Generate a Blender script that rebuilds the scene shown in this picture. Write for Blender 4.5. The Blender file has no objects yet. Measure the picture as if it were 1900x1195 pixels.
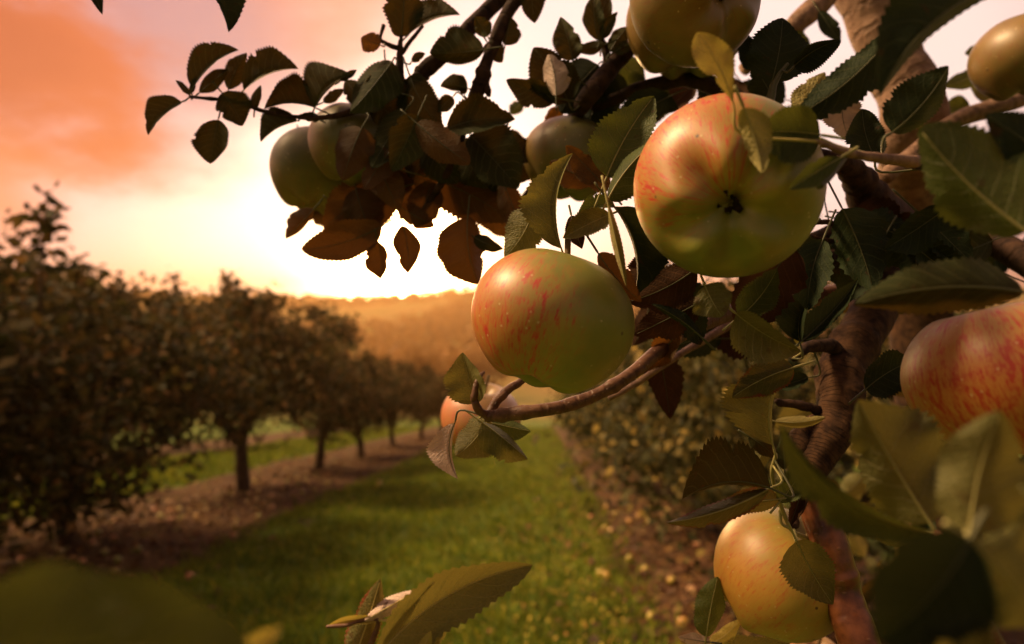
import bpy, math, random
import numpy as np
from mathutils import Vector, Matrix
R = math.radians
rng = np.random.default_rng(7)
random.seed(7)
scn = bpy.context.scene
COL = scn.collection

# ------------------------------------------------------------------ camera
FPX = 1132.0                       # focal length in photograph pixels (1900 wide)
CX, CY, HORIZON = 950.0, 597.5, 565.0
CAM = Vector((0, 0, 1.4))
PITCH = -math.atan((CY - HORIZON) / FPX)
cam_d = bpy.data.cameras.new('camera'); cam = bpy.data.objects.new('camera', cam_d); COL.objects.link(cam)
cam.location = CAM; cam.rotation_euler = (math.pi / 2 + PITCH, 0, 0)
cam_d.sensor_width = 36; cam_d.lens = 36 * FPX / 1900
cam_d.clip_start = 0.01; cam_d.clip_end = 5000
cam_d.dof.use_dof = True; cam_d.dof.focus_distance = 0.305; cam_d.dof.aperture_fstop = 6.0
scn.camera = cam
FWD = Vector((0, math.cos(PITCH), math.sin(PITCH)))
UPV = Vector((0, -math.sin(PITCH), math.cos(PITCH)))
RGT = Vector((1, 0, 0))
fF, fU, fR, fC = (np.array(v) for v in (FWD, UPV, RGT, CAM))

def P(px, py, z):
    return CAM + FWD * z + RGT * ((px - CX) / FPX * z) + UPV * ((CY - py) / FPX * z)

def PN(px, py, z):
    px, py, z = (np.asarray(a, float) for a in (px, py, z))
    return (fC + fF * z[..., None] + fR * ((px - CX) / FPX * z)[..., None] + fU * ((CY - py) / FPX * z)[..., None])

# ------------------------------------------------------------------ light
SUN_AZ, SUN_EL = R(-80), R(47)     # azimuth from +Y (negative = left of the view), elevation
sun_d = bpy.data.lights.new('sun', 'SUN'); sun = bpy.data.objects.new('sun', sun_d); COL.objects.link(sun)
sdir = Vector((math.sin(SUN_AZ) * math.cos(SUN_EL), math.cos(SUN_AZ) * math.cos(SUN_EL), math.sin(SUN_EL)))
sun.rotation_euler = sdir.to_track_quat('Z', 'Y').to_euler()
sun_d.energy = 5.0; sun_d.angle = R(11); sun_d.color = (1.0, 0.66, 0.34)  # stands in for side light from the left; low sun is sky glow only

GLOW = (P(745, 500, 1) - CAM).normalized()

def nd(nt, t, **kw):
    n = nt.nodes.new(t)
    for k, v in kw.items():
        if k == 'op': n.operation = v
        else: setattr(n, k, v)
    return n

class G:
    """small node-graph helper"""
    def __init__(s, nt): s.nt = nt
    def _in(s, sock, v):
        if hasattr(v, 'is_output'): s.nt.links.new(v, sock)
        else:
            if hasattr(sock.default_value, '__len__') and not hasattr(v, '__len__'): v = (v,) * len(sock.default_value)
            if hasattr(sock.default_value, '__len__') and len(v) == 3 and len(sock.default_value) == 4: v = (*v, 1)
            sock.default_value = v
    def m(s, op, a, b=0.0, c=0.0, clamp=False):
        n = nd(s.nt, 'ShaderNodeMath', op=op); n.use_clamp = clamp
        s._in(n.inputs[0], a); s._in(n.inputs[1], b); s._in(n.inputs[2], c); return n.outputs[0]
    def v(s, op, a, b=(0, 0, 0), out=0, scale=None):
        n = nd(s.nt, 'ShaderNodeVectorMath', op=op); s._in(n.inputs[0], a); s._in(n.inputs[1], b)
        if scale is not None: s._in(n.inputs['Scale'], scale)
        return n.outputs[out]
    def mix(s, f, a, b, typ='MIX'):
        n = nd(s.nt, 'ShaderNodeMix', data_type='RGBA', blend_type=typ, clamp_factor=True)
        s._in(n.inputs[0], f); s._in(n.inputs[6], a); s._in(n.inputs[7], b); return n.outputs[2]
    def noise(s, vec, scale, detail=3, rough=.5, out=0, dist=0.0):
        n = nd(s.nt, 'ShaderNodeTexNoise'); s._in(n.inputs['Vector'], vec)
        n.inputs['Scale'].default_value = scale; n.inputs['Detail'].default_value = detail
        n.inputs['Roughness'].default_value = rough; n.inputs['Distortion'].default_value = dist; return n.outputs[out]
    def vor(s, vec, scale, feature='F1', out=0):
        n = nd(s.nt, 'ShaderNodeTexVoronoi', feature=feature); s._in(n.inputs['Vector'], vec); n.inputs['Scale'].default_value = scale
        return n.outputs[out]
    def step(s, x, a, b, lo=0.0, hi=1.0):
        n = nd(s.nt, 'ShaderNodeMapRange', interpolation_type='SMOOTHSTEP')
        s._in(n.inputs[0], x); s._in(n.inputs[1], a); s._in(n.inputs[2], b); s._in(n.inputs[3], lo); s._in(n.inputs[4], hi); return n.outputs[0]
    def ramp(s, f, stops):
        n = nd(s.nt, 'ShaderNodeValToRGB'); s._in(n.inputs[0], f); e = n.color_ramp.elements
        while len(e) < len(stops): e.new(0.5)
        for el, (p, c) in zip(e, stops): el.position = p; el.color = (*c, 1)
        return n.outputs[0]
    def sep(s, v):
        n = nd(s.nt, 'ShaderNodeSeparateXYZ'); s._in(n.inputs[0], v); return n.outputs
    def comb(s, x, y, z):
        n = nd(s.nt, 'ShaderNodeCombineXYZ')
        for i, a in enumerate((x, y, z)): s._in(n.inputs[i], a)
        return n.outputs[0]

wd = bpy.data.worlds.new('World'); scn.world = wd; wd.use_nodes = True
nt = wd.node_tree; nt.nodes.clear(); g = G(nt)
tc = nd(nt, 'ShaderNodeTexCoord'); D = g.v('NORMALIZE', tc.outputs['Generated'])
ang = g.m('MULTIPLY', g.m('ARCCOSINE', g.v('DOT_PRODUCT', D, tuple(GLOW), out=1)), 180 / math.pi)
base = g.ramp(g.m('DIVIDE', ang, 180), [(0.0, (1, .90, .75)), (.06, (.95, .78, .62)), (.125, (.74, .48, .45)), (.18, (.72, .36, .38)),
                                         (.28, (.50, .26, .26)), (.45, (.21, .13, .11)), (1.0, (.135, .10, .085))])
gl = g.m('MULTIPLY', g.m('EXPONENT', g.m('MULTIPLY', g.m('POWER', g.m('DIVIDE', ang, 4.8), 2.0), -1.0)), 90.0)
gl2 = g.m('MULTIPLY', g.m('EXPONENT', g.m('DIVIDE', ang, -10.0)), 2.6)
sky = g.mix(1.0, base, g.v('SCALE', (1.0, .56, .20), scale=gl), 'ADD')
sky = g.mix(1.0, sky, g.v('SCALE', (1.0, .70, .52), scale=gl2), 'ADD')
# cloud banks: noisy, soft-edged
nz = g.noise(g.v('MULTIPLY', D, (4.0, 4.0, 9.0)), 1.0, 6, .6)
nz2 = g.noise(g.v('MULTIPLY', D, (5.0, 5.0, 16.0)), 1.0, 5, .6)
def bank(px, py, r0, r1, amp):
    d = (P(px, py, 1) - CAM).normalized()
    a = g.m('MULTIPLY', g.m('ARCCOSINE', g.v('DOT_PRODUCT', D, tuple(d), out=1)), 180 / math.pi)
    a = g.m('ADD', a, g.m('MULTIPLY', g.m('SUBTRACT', nz, .5), amp))
    return g.step(a, r0, r1, 1.0, 0.0)
el = g.sep(D)[2]
wide = g.m('MULTIPLY', g.step(nz2, .53, .72), g.m('MULTIPLY', g.step(el, .12, .35), g.step(ang, 24, 48)))
sky = g.mix(g.m('MULTIPLY', wide, .6), sky, (.66, .27, .17))
sky = g.mix(g.m('MULTIPLY', bank(330, -20, 5, 19, 14), .85), sky, (.33, .155, .17))
sky = g.mix(g.m('MULTIPLY', bank(70, 115, 3.0, 10.5, 18), .95), sky, (.50, .095, .018))
sky = g.mix(g.m('MULTIPLY', bank(-60, 90, 2, 9, 10), .6), sky, (.34, .058, .015))
sky = g.mix(g.m('MULTIPLY', bank(-30, 345, 1.0, 6.5, 7), .8), sky, (.58, .15, .045))
sky = g.mix(g.m('MULTIPLY', bank(640, -60, 2, 11, 8), .7), sky, (.72, .26, .13))
sky = g.mix(g.m('MULTIPLY', bank(1430, 60, 12, 27, 10), .8), sky, (.86, .68, .60))
nis = nd(nt, 'ShaderNodeTexSky', sky_type='NISHITA'); nis.sun_disc = False
nis.sun_elevation = R(4); nis.sun_rotation = math.atan2(GLOW.x, GLOW.y)
sky = g.mix(1.0, sky, g.v('SCALE', nis.outputs[0], scale=0.012), 'ADD')
sky = g.mix(g.step(el, -.06, -.005), (.09, .055, .03), sky)
bg = nd(nt, 'ShaderNodeBackground'); nt.links.new(sky, bg.inputs[0]); bg.inputs[1].default_value = 1.0
wo = nd(nt, 'ShaderNodeOutputWorld'); nt.links.new(bg.outputs[0], wo.inputs[0])
wd.cycles.sampling_method = 'MANUAL'; wd.cycles.sample_map_resolution = 1024

scn.view_settings.view_transform = 'Standard'; scn.view_settings.look = 'None'
scn.view_settings.exposure = 0.5; scn.view_settings.gamma = 1.0
scn.render.engine = 'CYCLES'
cy = scn.cycles
cy.use_denoising = True; cy.max_bounces = 7; cy.diffuse_bounces = 3; cy.glossy_bounces = 3; cy.transmission_bounces = 4
cy.volume_bounces = 0; cy.sample_clamp_indirect = 6.0; cy.use_adaptive_sampling = True; cy.adaptive_threshold = .015
cy.caustics_reflective = False; cy.caustics_refractive = False

# ------------------------------------------------------------------ helpers
def tagp(o, label=None, cat=None, group=None, kind=None):
    if label: o['label'] = label
    if cat: o['category'] = cat
    if group: o['group'] = group
    if kind: o['kind'] = kind
    return o

def empty(name, loc, label, cat, group=None):
    o = bpy.data.objects.new(name, None); COL.objects.link(o); o.location = loc; o.empty_display_size = .05
    return tagp(o, label, cat, group)

def mesh(name, V, F, mats, parent=None, smooth=True, uv=None, midx=None, attr=None):
    """one mesh object from world-space vertices; F is an int array (n,3|4) or list"""
    V = np.asarray(V, float)
    off = np.zeros(3)
    p = parent
    while p is not None: off += np.array(p.location); p = p.parent
    me = bpy.data.meshes.new(name)
    if isinstance(F, np.ndarray):
        me.vertices.add(len(V)); me.vertices.foreach_set('co', (V - off).ravel())
        n, k = F.shape
        me.loops.add(n * k); me.loops.foreach_set('vertex_index', F.ravel().astype(np.int32))
        me.polygons.add(n); me.polygons.foreach_set('loop_start', np.arange(0, n * k, k, dtype=np.int32))
        me.polygons.foreach_set('loop_total', np.full(n, k, dtype=np.int32))
    else:
        me.from_pydata((V - off).tolist(), [], F)
    if midx is not None: me.polygons.foreach_set('material_index', np.asarray(midx, np.int32))
    me.polygons.foreach_set('use_smooth', np.full(len(me.polygons), smooth))
    me.update(calc_edges=True)
    if uv is not None:
        ul = me.uv_layers.new(name='UVMap'); li = np.empty(len(me.loops), np.int32); me.loops.foreach_get('vertex_index', li)
        ul.data.foreach_set('uv', np.asarray(uv)[li].ravel())
    if attr:
        for k, a in attr.items():
            at = me.attributes.new(k, 'FLOAT', 'POINT'); at.data.foreach_set('value', np.asarray(a, np.float32))
    for m in (mats if isinstance(mats, (list, tuple)) else [mats]): me.materials.append(m)
    o = bpy.data.objects.new(name, me); COL.objects.link(o); o.parent = parent
    return o

def grid_faces(nu, nv, wrap=False, base=0):
    i, j = np.meshgrid(np.arange(nu - 1), np.arange(nv if wrap else nv - 1), indexing='ij')
    j2 = (j + 1) % nv
    return np.stack([i * nv + j, i * nv + j2, (i + 1) * nv + j2, (i + 1) * nv + j], -1).reshape(-1, 4) + base

def spline(pts, n):
    pts = np.asarray(pts, float); k = len(pts)
    if k == 2: t = np.linspace(0, 1, n)[:, None]; return pts[0] * (1 - t) + pts[1] * t
    ext = np.vstack([2 * pts[0] - pts[1], pts, 2 * pts[-1] - pts[-2]])
    t = np.linspace(0, k - 1 - 1e-6, n); i = t.astype(int); f = (t - i)[:, None]
    a, b, c, d = ext[i], ext[i + 1], ext[i + 2], ext[i + 3]
    return .5 * (2 * b + (c - a) * f + (2 * a - 5 * b + 4 * c - d) * f ** 2 + (3 * b - a - 3 * c + d) * f ** 3)

def tube(pts, rad, sides=8, wob=0.0, cap=True, seed=0):
    """tapered tube round a path -> (V, F list-array, uv)"""
    pts = np.asarray(pts, float); n = len(pts); rad = np.broadcast_to(np.asarray(rad, float), (n,))
    tan = np.gradient(pts, axis=0); tan /= np.linalg.norm(tan, axis=1)[:, None] + 1e-12
    up = np.array([.13, .31, .94]);
    nrm = np.empty_like(pts); cur = up - tan[0] * (up @ tan[0])
    if np.linalg.norm(cur) < .1: cur = np.array([1., 0, 0]) - tan[0] * tan[0][0]
    for i in range(n):
        cur = cur - tan[i] * (cur @ tan[i]); cur /= np.linalg.norm(cur); nrm[i] = cur
    bi = np.cross(tan, nrm)
    th = np.linspace(0, 2 * np.pi, sides, endpoint=False)
    rr = rad[:, None] * np.ones(sides)[None]
    if wob:
        r2 = np.random.default_rng(seed)
        w = r2.normal(0, 1, (n, sides)); w = (w + np.roll(w, 1, 1) + np.roll(w, -1, 1)) / 1.7
        w = (np.roll(w, 1, 0) + np.roll(w, 2, 0) + w + np.roll(w, -1, 0) + np.roll(w, -2, 0)) / 2.2
        rr = rr * (1 + wob * w)
    V = pts[:, None] + rr[..., None] * (np.cos(th)[None, :, None] * nrm[:, None] + np.sin(th)[None, :, None] * bi[:, None])
    V = V.reshape(-1, 3); F = grid_faces(n, sides, True)
    L = np.concatenate([[0], np.cumsum(np.linalg.norm(np.diff(pts, axis=0), axis=1))])
    uv = np.stack([np.repeat(L, sides), np.tile(th / (2 * np.pi), n)], 1)
    if cap:
        V = np.vstack([V, pts[0], pts[-1] + tan[-1] * rad[-1] * .5]); a = n * sides
        uv = np.vstack([uv, [0, 0], [L[-1], 0]])
        j = np.arange(sides); j2 = (j + 1) % sides
        F = np.vstack([F, np.stack([np.full(sides, a), j2, j, np.full(sides, a)], 1)[:, [0, 1, 2, 2]],
                       np.stack([np.full(sides, a + 1), (n - 1) * sides + j, (n - 1) * sides + j2, (n - 1) * sides + j2], 1)])
        # degenerate 4th index -> use triangles instead
    return V, F, uv

def tri(F):
    F = np.asarray(F); t = np.vstack([F[:, [0, 1, 2]], F[:, [0, 2, 3]]])
    ok = (t[:, 0] != t[:, 1]) & (t[:, 1] != t[:, 2]) & (t[:, 0] != t[:, 2])
    return t[ok]

# ------------------------------------------------------------------ materials
def material(name):
    m = bpy.data.materials.new(name); m.use_nodes = True; n = m.node_tree; n.nodes.clear()
    o = nd(n, 'ShaderNodeOutputMaterial'); return m, n, G(n), o

def principled(n, g, col, rough=.5, spec=.5, **kw):
    p = nd(n, 'ShaderNodeBsdfPrincipled'); g._in(p.inputs['Base Color'], col); g._in(p.inputs['Roughness'], rough)
    g._in(p.inputs['Specular IOR Level'], spec)
    for k, v in kw.items(): g._in(p.inputs[k.replace('_', ' ')], v)
    return p

def bump(n, g, h, strength, dist):
    b = nd(n, 'ShaderNodeBump'); b.inputs['Strength'].default_value = strength; b.inputs['Distance'].default_value = dist
    g._in(b.inputs['Height'], h); return b.outputs[0]

def leaf_mat(name, col, vein, trans, tf=.3, rough=.55, edge=None, spots=None, spec=.2, bmp=.6):
    m, n, g, o = material(name)
    uvn = nd(n, 'ShaderNodeUVMap'); s = g.sep(uvn.outputs[0]); t = s[0]
    a = g.m('ABSOLUTE', g.m('SUBTRACT', g.m('MULTIPLY', s[1], 2), 1))
    tcn = nd(n, 'ShaderNodeTexCoord'); ob = tcn.outputs['Object']
    wig = g.m('MULTIPLY', g.m('SUBTRACT', g.noise(ob, 130, 2), .5), .5)
    ph = g.m('FRACT', g.m('ADD', g.m('MULTIPLY', g.m('SUBTRACT', t, g.m('MULTIPLY', g.m('POWER', a, 1.25), .24)), 8.0), wig))
    dv = g.m('ABSOLUTE', g.m('SUBTRACT', ph, .5))
    sv = g.m('MULTIPLY', g.step(dv, 0.015, .085, 1, 0), g.step(a, .75, 1.0, 1, .25))
    ret = g.vor(ob, 620, 'DISTANCE_TO_EDGE'); rm = g.step(ret, .0, .09, 1, 0)
    info = nd(n, 'ShaderNodeObjectInfo').outputs['Random']
    big = g.noise(ob, 55, 3); c = g.mix(g.step(big, .3, .75), g.v('SCALE', col, scale=.72), g.v('SCALE', col, scale=1.2))
    c = g.mix(g.m('MULTIPLY', sv, .8), c, vein); c = g.mix(g.m('MULTIPLY', rm, .16), c, vein)
    c = g.v('SCALE', c, scale=g.m('ADD', .75, g.m('MULTIPLY', info, .5)))
    if edge is not None:
        em = g.step(g.m('ADD', a, g.m('MULTIPLY', g.m('SUBTRACT', g.noise(ob, 160, 2), .5), .8)), .78, 1.0)
        c = g.mix(g.m('MULTIPLY', em, .85), c, edge)
    sp = g.step(g.noise(ob, 170, 2), .66, .72); c = g.mix(g.m('MULTIPLY', sp, .55 if spots is None else spots), c, (.06, .022, .01))
    h = g.m('ADD', g.m('SUBTRACT', g.m('MULTIPLY', g.noise(ob, 210, 3), .5), g.m('MULTIPLY', sv, .5)), g.m('MULTIPLY', g.step(ret, 0, .3), .25))
    nm = bump(n, g, h, bmp, .0014)
    p = principled(n, g, c, rough, spec); n.links.new(nm, p.inputs['Normal'])
    tb = nd(n, 'ShaderNodeBsdfTranslucent'); g._in(tb.inputs[0], g.mix(g.m('MULTIPLY', sv, .5), trans, g.v('SCALE', trans, scale=.45)))
    ms = nd(n, 'ShaderNodeMixShader'); ms.inputs[0].default_value = tf
    n.links.new(p.outputs[0], ms.inputs[1]); n.links.new(tb.outputs[0], ms.inputs[2]); n.links.new(ms.outputs[0], o.inputs[0])
    return m

LM = {
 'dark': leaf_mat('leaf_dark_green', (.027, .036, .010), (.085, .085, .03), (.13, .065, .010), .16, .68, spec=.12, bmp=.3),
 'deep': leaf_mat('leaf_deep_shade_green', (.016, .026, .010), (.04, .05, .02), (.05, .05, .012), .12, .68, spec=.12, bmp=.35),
 'green': leaf_mat('leaf_mid_green', (.060, .080, .020), (.13, .14, .05), (.14, .14, .02), .22),
 'olive': leaf_mat('leaf_olive_underside', (.130, .130, .040), (.27, .24, .095), (.22, .17, .03), .28, .6, spec=.3),
 'pale': leaf_mat('leaf_pale_underside', (.30, .26, .085), (.36, .30, .12), (.25, .19, .04), .25, .65, spec=.3),
 'yellow': leaf_mat('leaf_yellow_green', (.52, .42, .12), (.6, .46, .16), (.5, .38, .06), .3, .55),
 'pink': leaf_mat('leaf_dry_pinkish', (.56, .43, .36), (.46, .34, .27), (.4, .25, .15), .2, .5, spots=.75),
 'brown': leaf_mat('leaf_withered_brown', (.040, .019, .008), (.075, .035, .015), (.07, .025, .008), .12, .75, spec=.1, bmp=.3),
 'rust': leaf_mat('leaf_rust_tinged', (.075, .044, .015), (.13, .08, .03), (.24, .09, .012), .3, .6),
 'redge': leaf_mat('leaf_red_margin', (.085, .085, .028), (.18, .15, .06), (.18, .12, .02), .25, .5, edge=(.20, .025, .012)),
}
def plain(name, col, rough=.6, spec=.4, nscale=40, var=.3):
    m, n, g, o = material(name); ob = nd(n, 'ShaderNodeTexCoord').outputs['Object']
    nz = g.noise(ob, nscale, 3); c = g.mix(nz, g.v('SCALE', col, scale=1 - var), g.v('SCALE', col, scale=1 + var))
    p = principled(n, g, c, rough, spec); n.links.new(bump(n, g, nz, .3, .001), p.inputs['Normal'])
    n.links.new(p.outputs[0], o.inputs[0]); return m
M_PET = {'d': plain('petiole_dark', (.07, .07, .025), .5), 'p': plain('petiole_pale_green', (.30, .27, .10), .5), 'y': plain('petiole_yellow', (.5, .4, .14), .5)}
M_STEM = plain('apple_stem_woody', (.16, .11, .05), .7, .3, 300)
M_CALYX = plain('calyx_dry_brown', (.030, .017, .009), .8, .2, 300)

def bark(name, col, col2, rough, ringf, ring, scale, lent=0.0, spec=.4, bs=.5):
    m, n, g, o = material(name); uvn = nd(n, 'ShaderNodeUVMap'); s = g.sep(uvn.outputs[0])
    ob = nd(n, 'ShaderNodeTexCoord').outputs['Object']
    n1 = g.noise(ob, scale, 5, .6); n2 = g.noise(ob, scale * .25, 2)
    c = g.mix(g.step(n1, .32, .68), col, col2); c = g.mix(g.m('MULTIPLY', g.step(n2, .5, .75), .5), c, g.v('SCALE', col2, scale=1.3))
    rr = g.m('SINE', g.m('MULTIPLY', g.m('ADD', s[0], g.m('MULTIPLY', n2, .012)), ringf)); rr = g.step(rr, .55, 1.0)
    rr = g.m('MULTIPLY', rr, g.step(g.noise(ob, scale * .6, 2), .35, .6))
    c = g.mix(g.m('MULTIPLY', rr, ring), c, g.v('SCALE', col, scale=.35))
    h = g.m('SUBTRACT', n1, g.m('MULTIPLY', rr, .8))
    if lent:
        vd = g.vor(g.comb(g.m('MULTIPLY', s[0], 260), g.m('MULTIPLY', s[1], 9), 0), 1.0); lm = g.step(vd, .10, .2, 1, 0)
        c = g.mix(g.m('MULTIPLY', lm, lent), c, (.45, .30, .20)); h = g.m('ADD', h, lm)
    p = principled(n, g, c, rough, spec); n.links.new(bump(n, g, h, bs, .0012), p.inputs['Normal'])
    n.links.new(p.outputs[0], o.inputs[0]); return m
B_YOUNG = bark('bark_young_red_brown', (.085, .024, .009), (.20, .066, .024), .30, 190, .7, 110, .12, .5, .3)
B_TWIG = bark('bark_twig_brown', (.085, .035, .020), (.17, .080, .045), .5, 700, .18, 220, .3)
B_OLD = bark('bark_old_ringed', (.024, .012, .007), (.080, .040, .019), .85, 2600, .45, 150, 0, .15, .6)
B_LIMB = bark('bark_limb_grey_brown', (.17, .095, .060), (.30, .185, .125), .7, 300, .35, 160, .3, .3, .8)
B_DARK = bark('bark_dark_gnarled', (.018, .009, .006), (.055, .028, .016), .85, 600, .12, 130, 0, .2, .9)
B_TREE = bark('bark_orchard_trunk', (.045, .028, .018), (.11, .070, .045), .9, 60, .3, 14, 0, .2, 1.0)

def apple_mat(name, base, base2, blush, red=1.0, stripe=1.0, th=0.0):
    red = min(red, 1.15)
    m, n, g, o = material(name); ob = nd(n, 'ShaderNodeTexCoord').outputs['Object']
    at = nd(n, 'ShaderNodeAttribute', attribute_name='blush').outputs['Fac']
    lat = nd(n, 'ShaderNodeAttribute', attribute_name='lat').outputs['Fac']
    x, y, z = g.sep(ob); flat = g.comb(x, y, 0); dirn = g.v('NORMALIZE', flat)
    dx, dy = g.sep(dirn)[0], g.sep(dirn)[1]
    st = g.comb(g.m('MULTIPLY', dx, 15), g.m('MULTIPLY', dy, 15), g.m('MULTIPLY', lat, 4.5))
    sf = g.comb(g.m('MULTIPLY', dx, 42), g.m('MULTIPLY', dy, 42), g.m('MULTIPLY', lat, 9.0))
    s1 = g.noise(st, 1.0, 4, .7); s2 = g.noise(sf, 1.0, 3, .65)
    fleck = g.noise(ob, 190, 4, .65); blotch = g.noise(ob, 42, 4, .55)
    c = g.mix(g.step(blotch, .35, .7), base, base2)
    c = g.mix(g.m('MULTIPLY', g.step(fleck, .42, .7), .35), c, g.v('MULTIPLY', c, (1.25, .95, .8)))
    edge = g.m('ADD', at, g.m('MULTIPLY', g.m('SUBTRACT', g.m('ADD', g.m('MULTIPLY', blotch, .6), g.m('MULTIPLY', s1, .4)), .5), .8))
    c = g.mix(g.m('MULTIPLY', g.step(edge, .48, .98), .6 * red), c, g.mix(.5, blush, (.60, .28, .05)))
    stripes = g.m('MULTIPLY', g.m('ADD', g.m('MULTIPLY', g.step(s1, .53 - th, .70 - th), .8), g.m('MULTIPLY', g.step(s2, .53 - th, .70 - th), .55)), g.step(edge, .30 - th, .95 - 2 * th))
    stripes = g.m('MULTIPLY', g.m('MULTIPLY', stripes, g.step(fleck, .28, .55, .35, 1.0)), 1.35, clamp=True)
    c = g.mix(g.m('MULTIPLY', stripes, .9 * red * stripe), c, blush)
    pit = g.step(lat, .80, .95); c = g.mix(g.m('MULTIPLY', pit, .6), c, (.20, .15, .05))
    v = g.vor(ob, 230); len_ = g.m('MULTIPLY', g.step(v, .07, .16, 1, 0), g.step(g.noise(ob, 90, 1), .45, .55))
    c = g.mix(g.m('MULTIPLY', len_, .55), c, (.62, .52, .26))
    v2 = g.vor(g.v('ADD', ob, (.13, .31, .77)), 62); sc = g.step(v2, .045, .075, 1, 0); c = g.mix(g.m('MULTIPLY', sc, .9), c, (.05, .025, .012))
    russ = g.noise(ob, 420, 3, .7); c = g.mix(g.m('MULTIPLY', g.step(russ, .55, .8), .25), c, g.v('SCALE', c, scale=.7))
    rough = g.m('ADD', .40, g.m('MULTIPLY', fleck, .16))
    p = principled(n, g, c, rough, .5, Coat_Weight=.4, Coat_Roughness=.42)
    h = g.m('ADD', g.m('MULTIPLY', g.noise(ob, 60, 2), 1.0), g.m('MULTIPLY', russ, .06))
    n.links.new(bump(n, g, h, .25, .0012), p.inputs['Normal']); n.links.new(p.outputs[0], o.inputs[0]); return m
A_GREEN = apple_mat('apple_skin_green_gold', (.185, .200, .026), (.30, .26, .035), (.44, .032, .014), 1.1, 1.0, .035)
A_GOLD = apple_mat('apple_skin_golden', (.33, .27, .035), (.46, .33, .045), (.42, .07, .018), .8, .8, .02)
A_RED = apple_mat('apple_skin_red_mottled', (.34, .22, .045), (.40, .25, .05), (.38, .025, .012), 1.1, 1.0, .06)
A_SHADE = apple_mat('apple_skin_plain_green_shaded', (.105, .105, .022), (.15, .13, .028), (.20, .04, .016), .5)  # plain green skin, darkened so its colour carries the shade
A_PINK = apple_mat('apple_skin_pink_red', (.48, .30, .12), (.52, .30, .14), (.62, .10, .07), 1.2)

# ------------------------------------------------------------------ terrain
_cy = np.array([-60, -20, 0, 40, 65, 100, 140, 180, 240, 330, 450, 520, 650, 950.])
_cz = np.array([9.7, 3.24, 0, -6.48, -10.2, -13.6, -14.6, -13, -8.5, -1.5, 9.6, 11, 7, 3.])
_ty = np.arange(-80, 960, .5); _tz = np.interp(_ty, _cy, _cz)
_k = np.hanning(61); _k /= _k.sum(); _sm = np.convolve(np.pad(_tz, 30, mode='edge'), _k, 'valid')
_tz = np.where(_ty < 32, _tz, np.where(_ty > 48, _sm, _tz + (_sm - _tz) * (_ty - 32) / 16))
def gz(x, y):
    x = np.asarray(x, float); y = np.asarray(y, float)
    z = np.interp(y, _ty, _tz)
    far = np.clip((y - 120) / 330, 0, 1)
    z = z + far * (2.2 * np.sin(x / 71 + .6) + 1.5 * np.sin(x / 33 + 2) + 2.5 * np.clip((x + 30) / 120, -1, 1))
    near = np.clip(1 - (y - 2) / 40, 0, 1)
    z = z + near * (.03 * np.sin(x * 1.9 + y * .8) + .02 * np.sin(x * 4.3 - y * 2.7))
    return z
ROWDIR = .044                     # the rows run slightly to the right of the view
xs = np.concatenate([-np.geomspace(12, 900, 46)[::-1], np.linspace(-11.6, 11.6, 96), np.geomspace(12, 900, 46)])
ys = np.concatenate([np.linspace(-40, -1, 14), np.linspace(-.6, 24, 110), np.geomspace(24.4, 940, 110)])
gx, gy = np.meshgrid(xs, ys, indexing='ij')
gv = np.stack([gx, gy, gz(gx, gy)], -1).reshape(-1, 3)
def ground_mat():
    m, n, g, o = material('orchard_ground'); ob = nd(n, 'ShaderNodeTexCoord').outputs['Object']
    x, y, z = g.sep(ob); u = g.m('SUBTRACT', x, g.m('MULTIPLY', y, ROWDIR))
    wob = g.m('MULTIPLY', g.m('SUBTRACT', g.noise(ob, 1.4, 4, .6), .5), .7); u = g.m('ADD', u, wob)
    def band(a, b): return g.m('MULTIPLY', g.step(u, a - .12, a + .12), g.step(u, b - .12, b + .12, 1, 0))
    soil = g.m('ADD', band(-6.1, -3.05), band(.62, 3.2)); soil = g.m('ADD', soil, band(-12.2, -9.2), clamp=True)
    soil = g.m('MULTIPLY', soil, g.step(y, 34, 40, 1, 0))
    gn = g.noise(ob, 2.2, 5, .65); gn2 = g.noise(ob, 14, 4, .7)
    grass = g.mix(g.step(gn, .3, .7), (.060, .105, .016), (.135, .165, .022)); grass = g.mix(g.m('MULTIPLY', g.step(gn2, .35, .7), .55), grass, (.035, .065, .012))
    dirt = g.mix(g.step(gn2, .3, .7), (.050, .026, .012), (.105, .056, .025)); dirt = g.mix(g.m('MULTIPLY', g.step(gn, .5, .7), .5), dirt, (.085, .085, .03))
    field = g.mix(g.step(g.noise(ob, .03, 4), .4, .62), (.12, .12, .03), (.20, .13, .04))
    c = g.mix(soil, grass, dirt); c = g.mix(g.step(y, 36, 60), c, field)
    p = principled(n, g, c, .95, .1); n.links.new(bump(n, g, gn2, .8, .03), p.inputs['Normal']); n.links.new(p.outputs[0], o.inputs[0]); return m
ground = mesh('ground', gv, grid_faces(len(xs), len(ys)), ground_mat(), smooth=True); ground['kind'] = 'structure'

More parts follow.
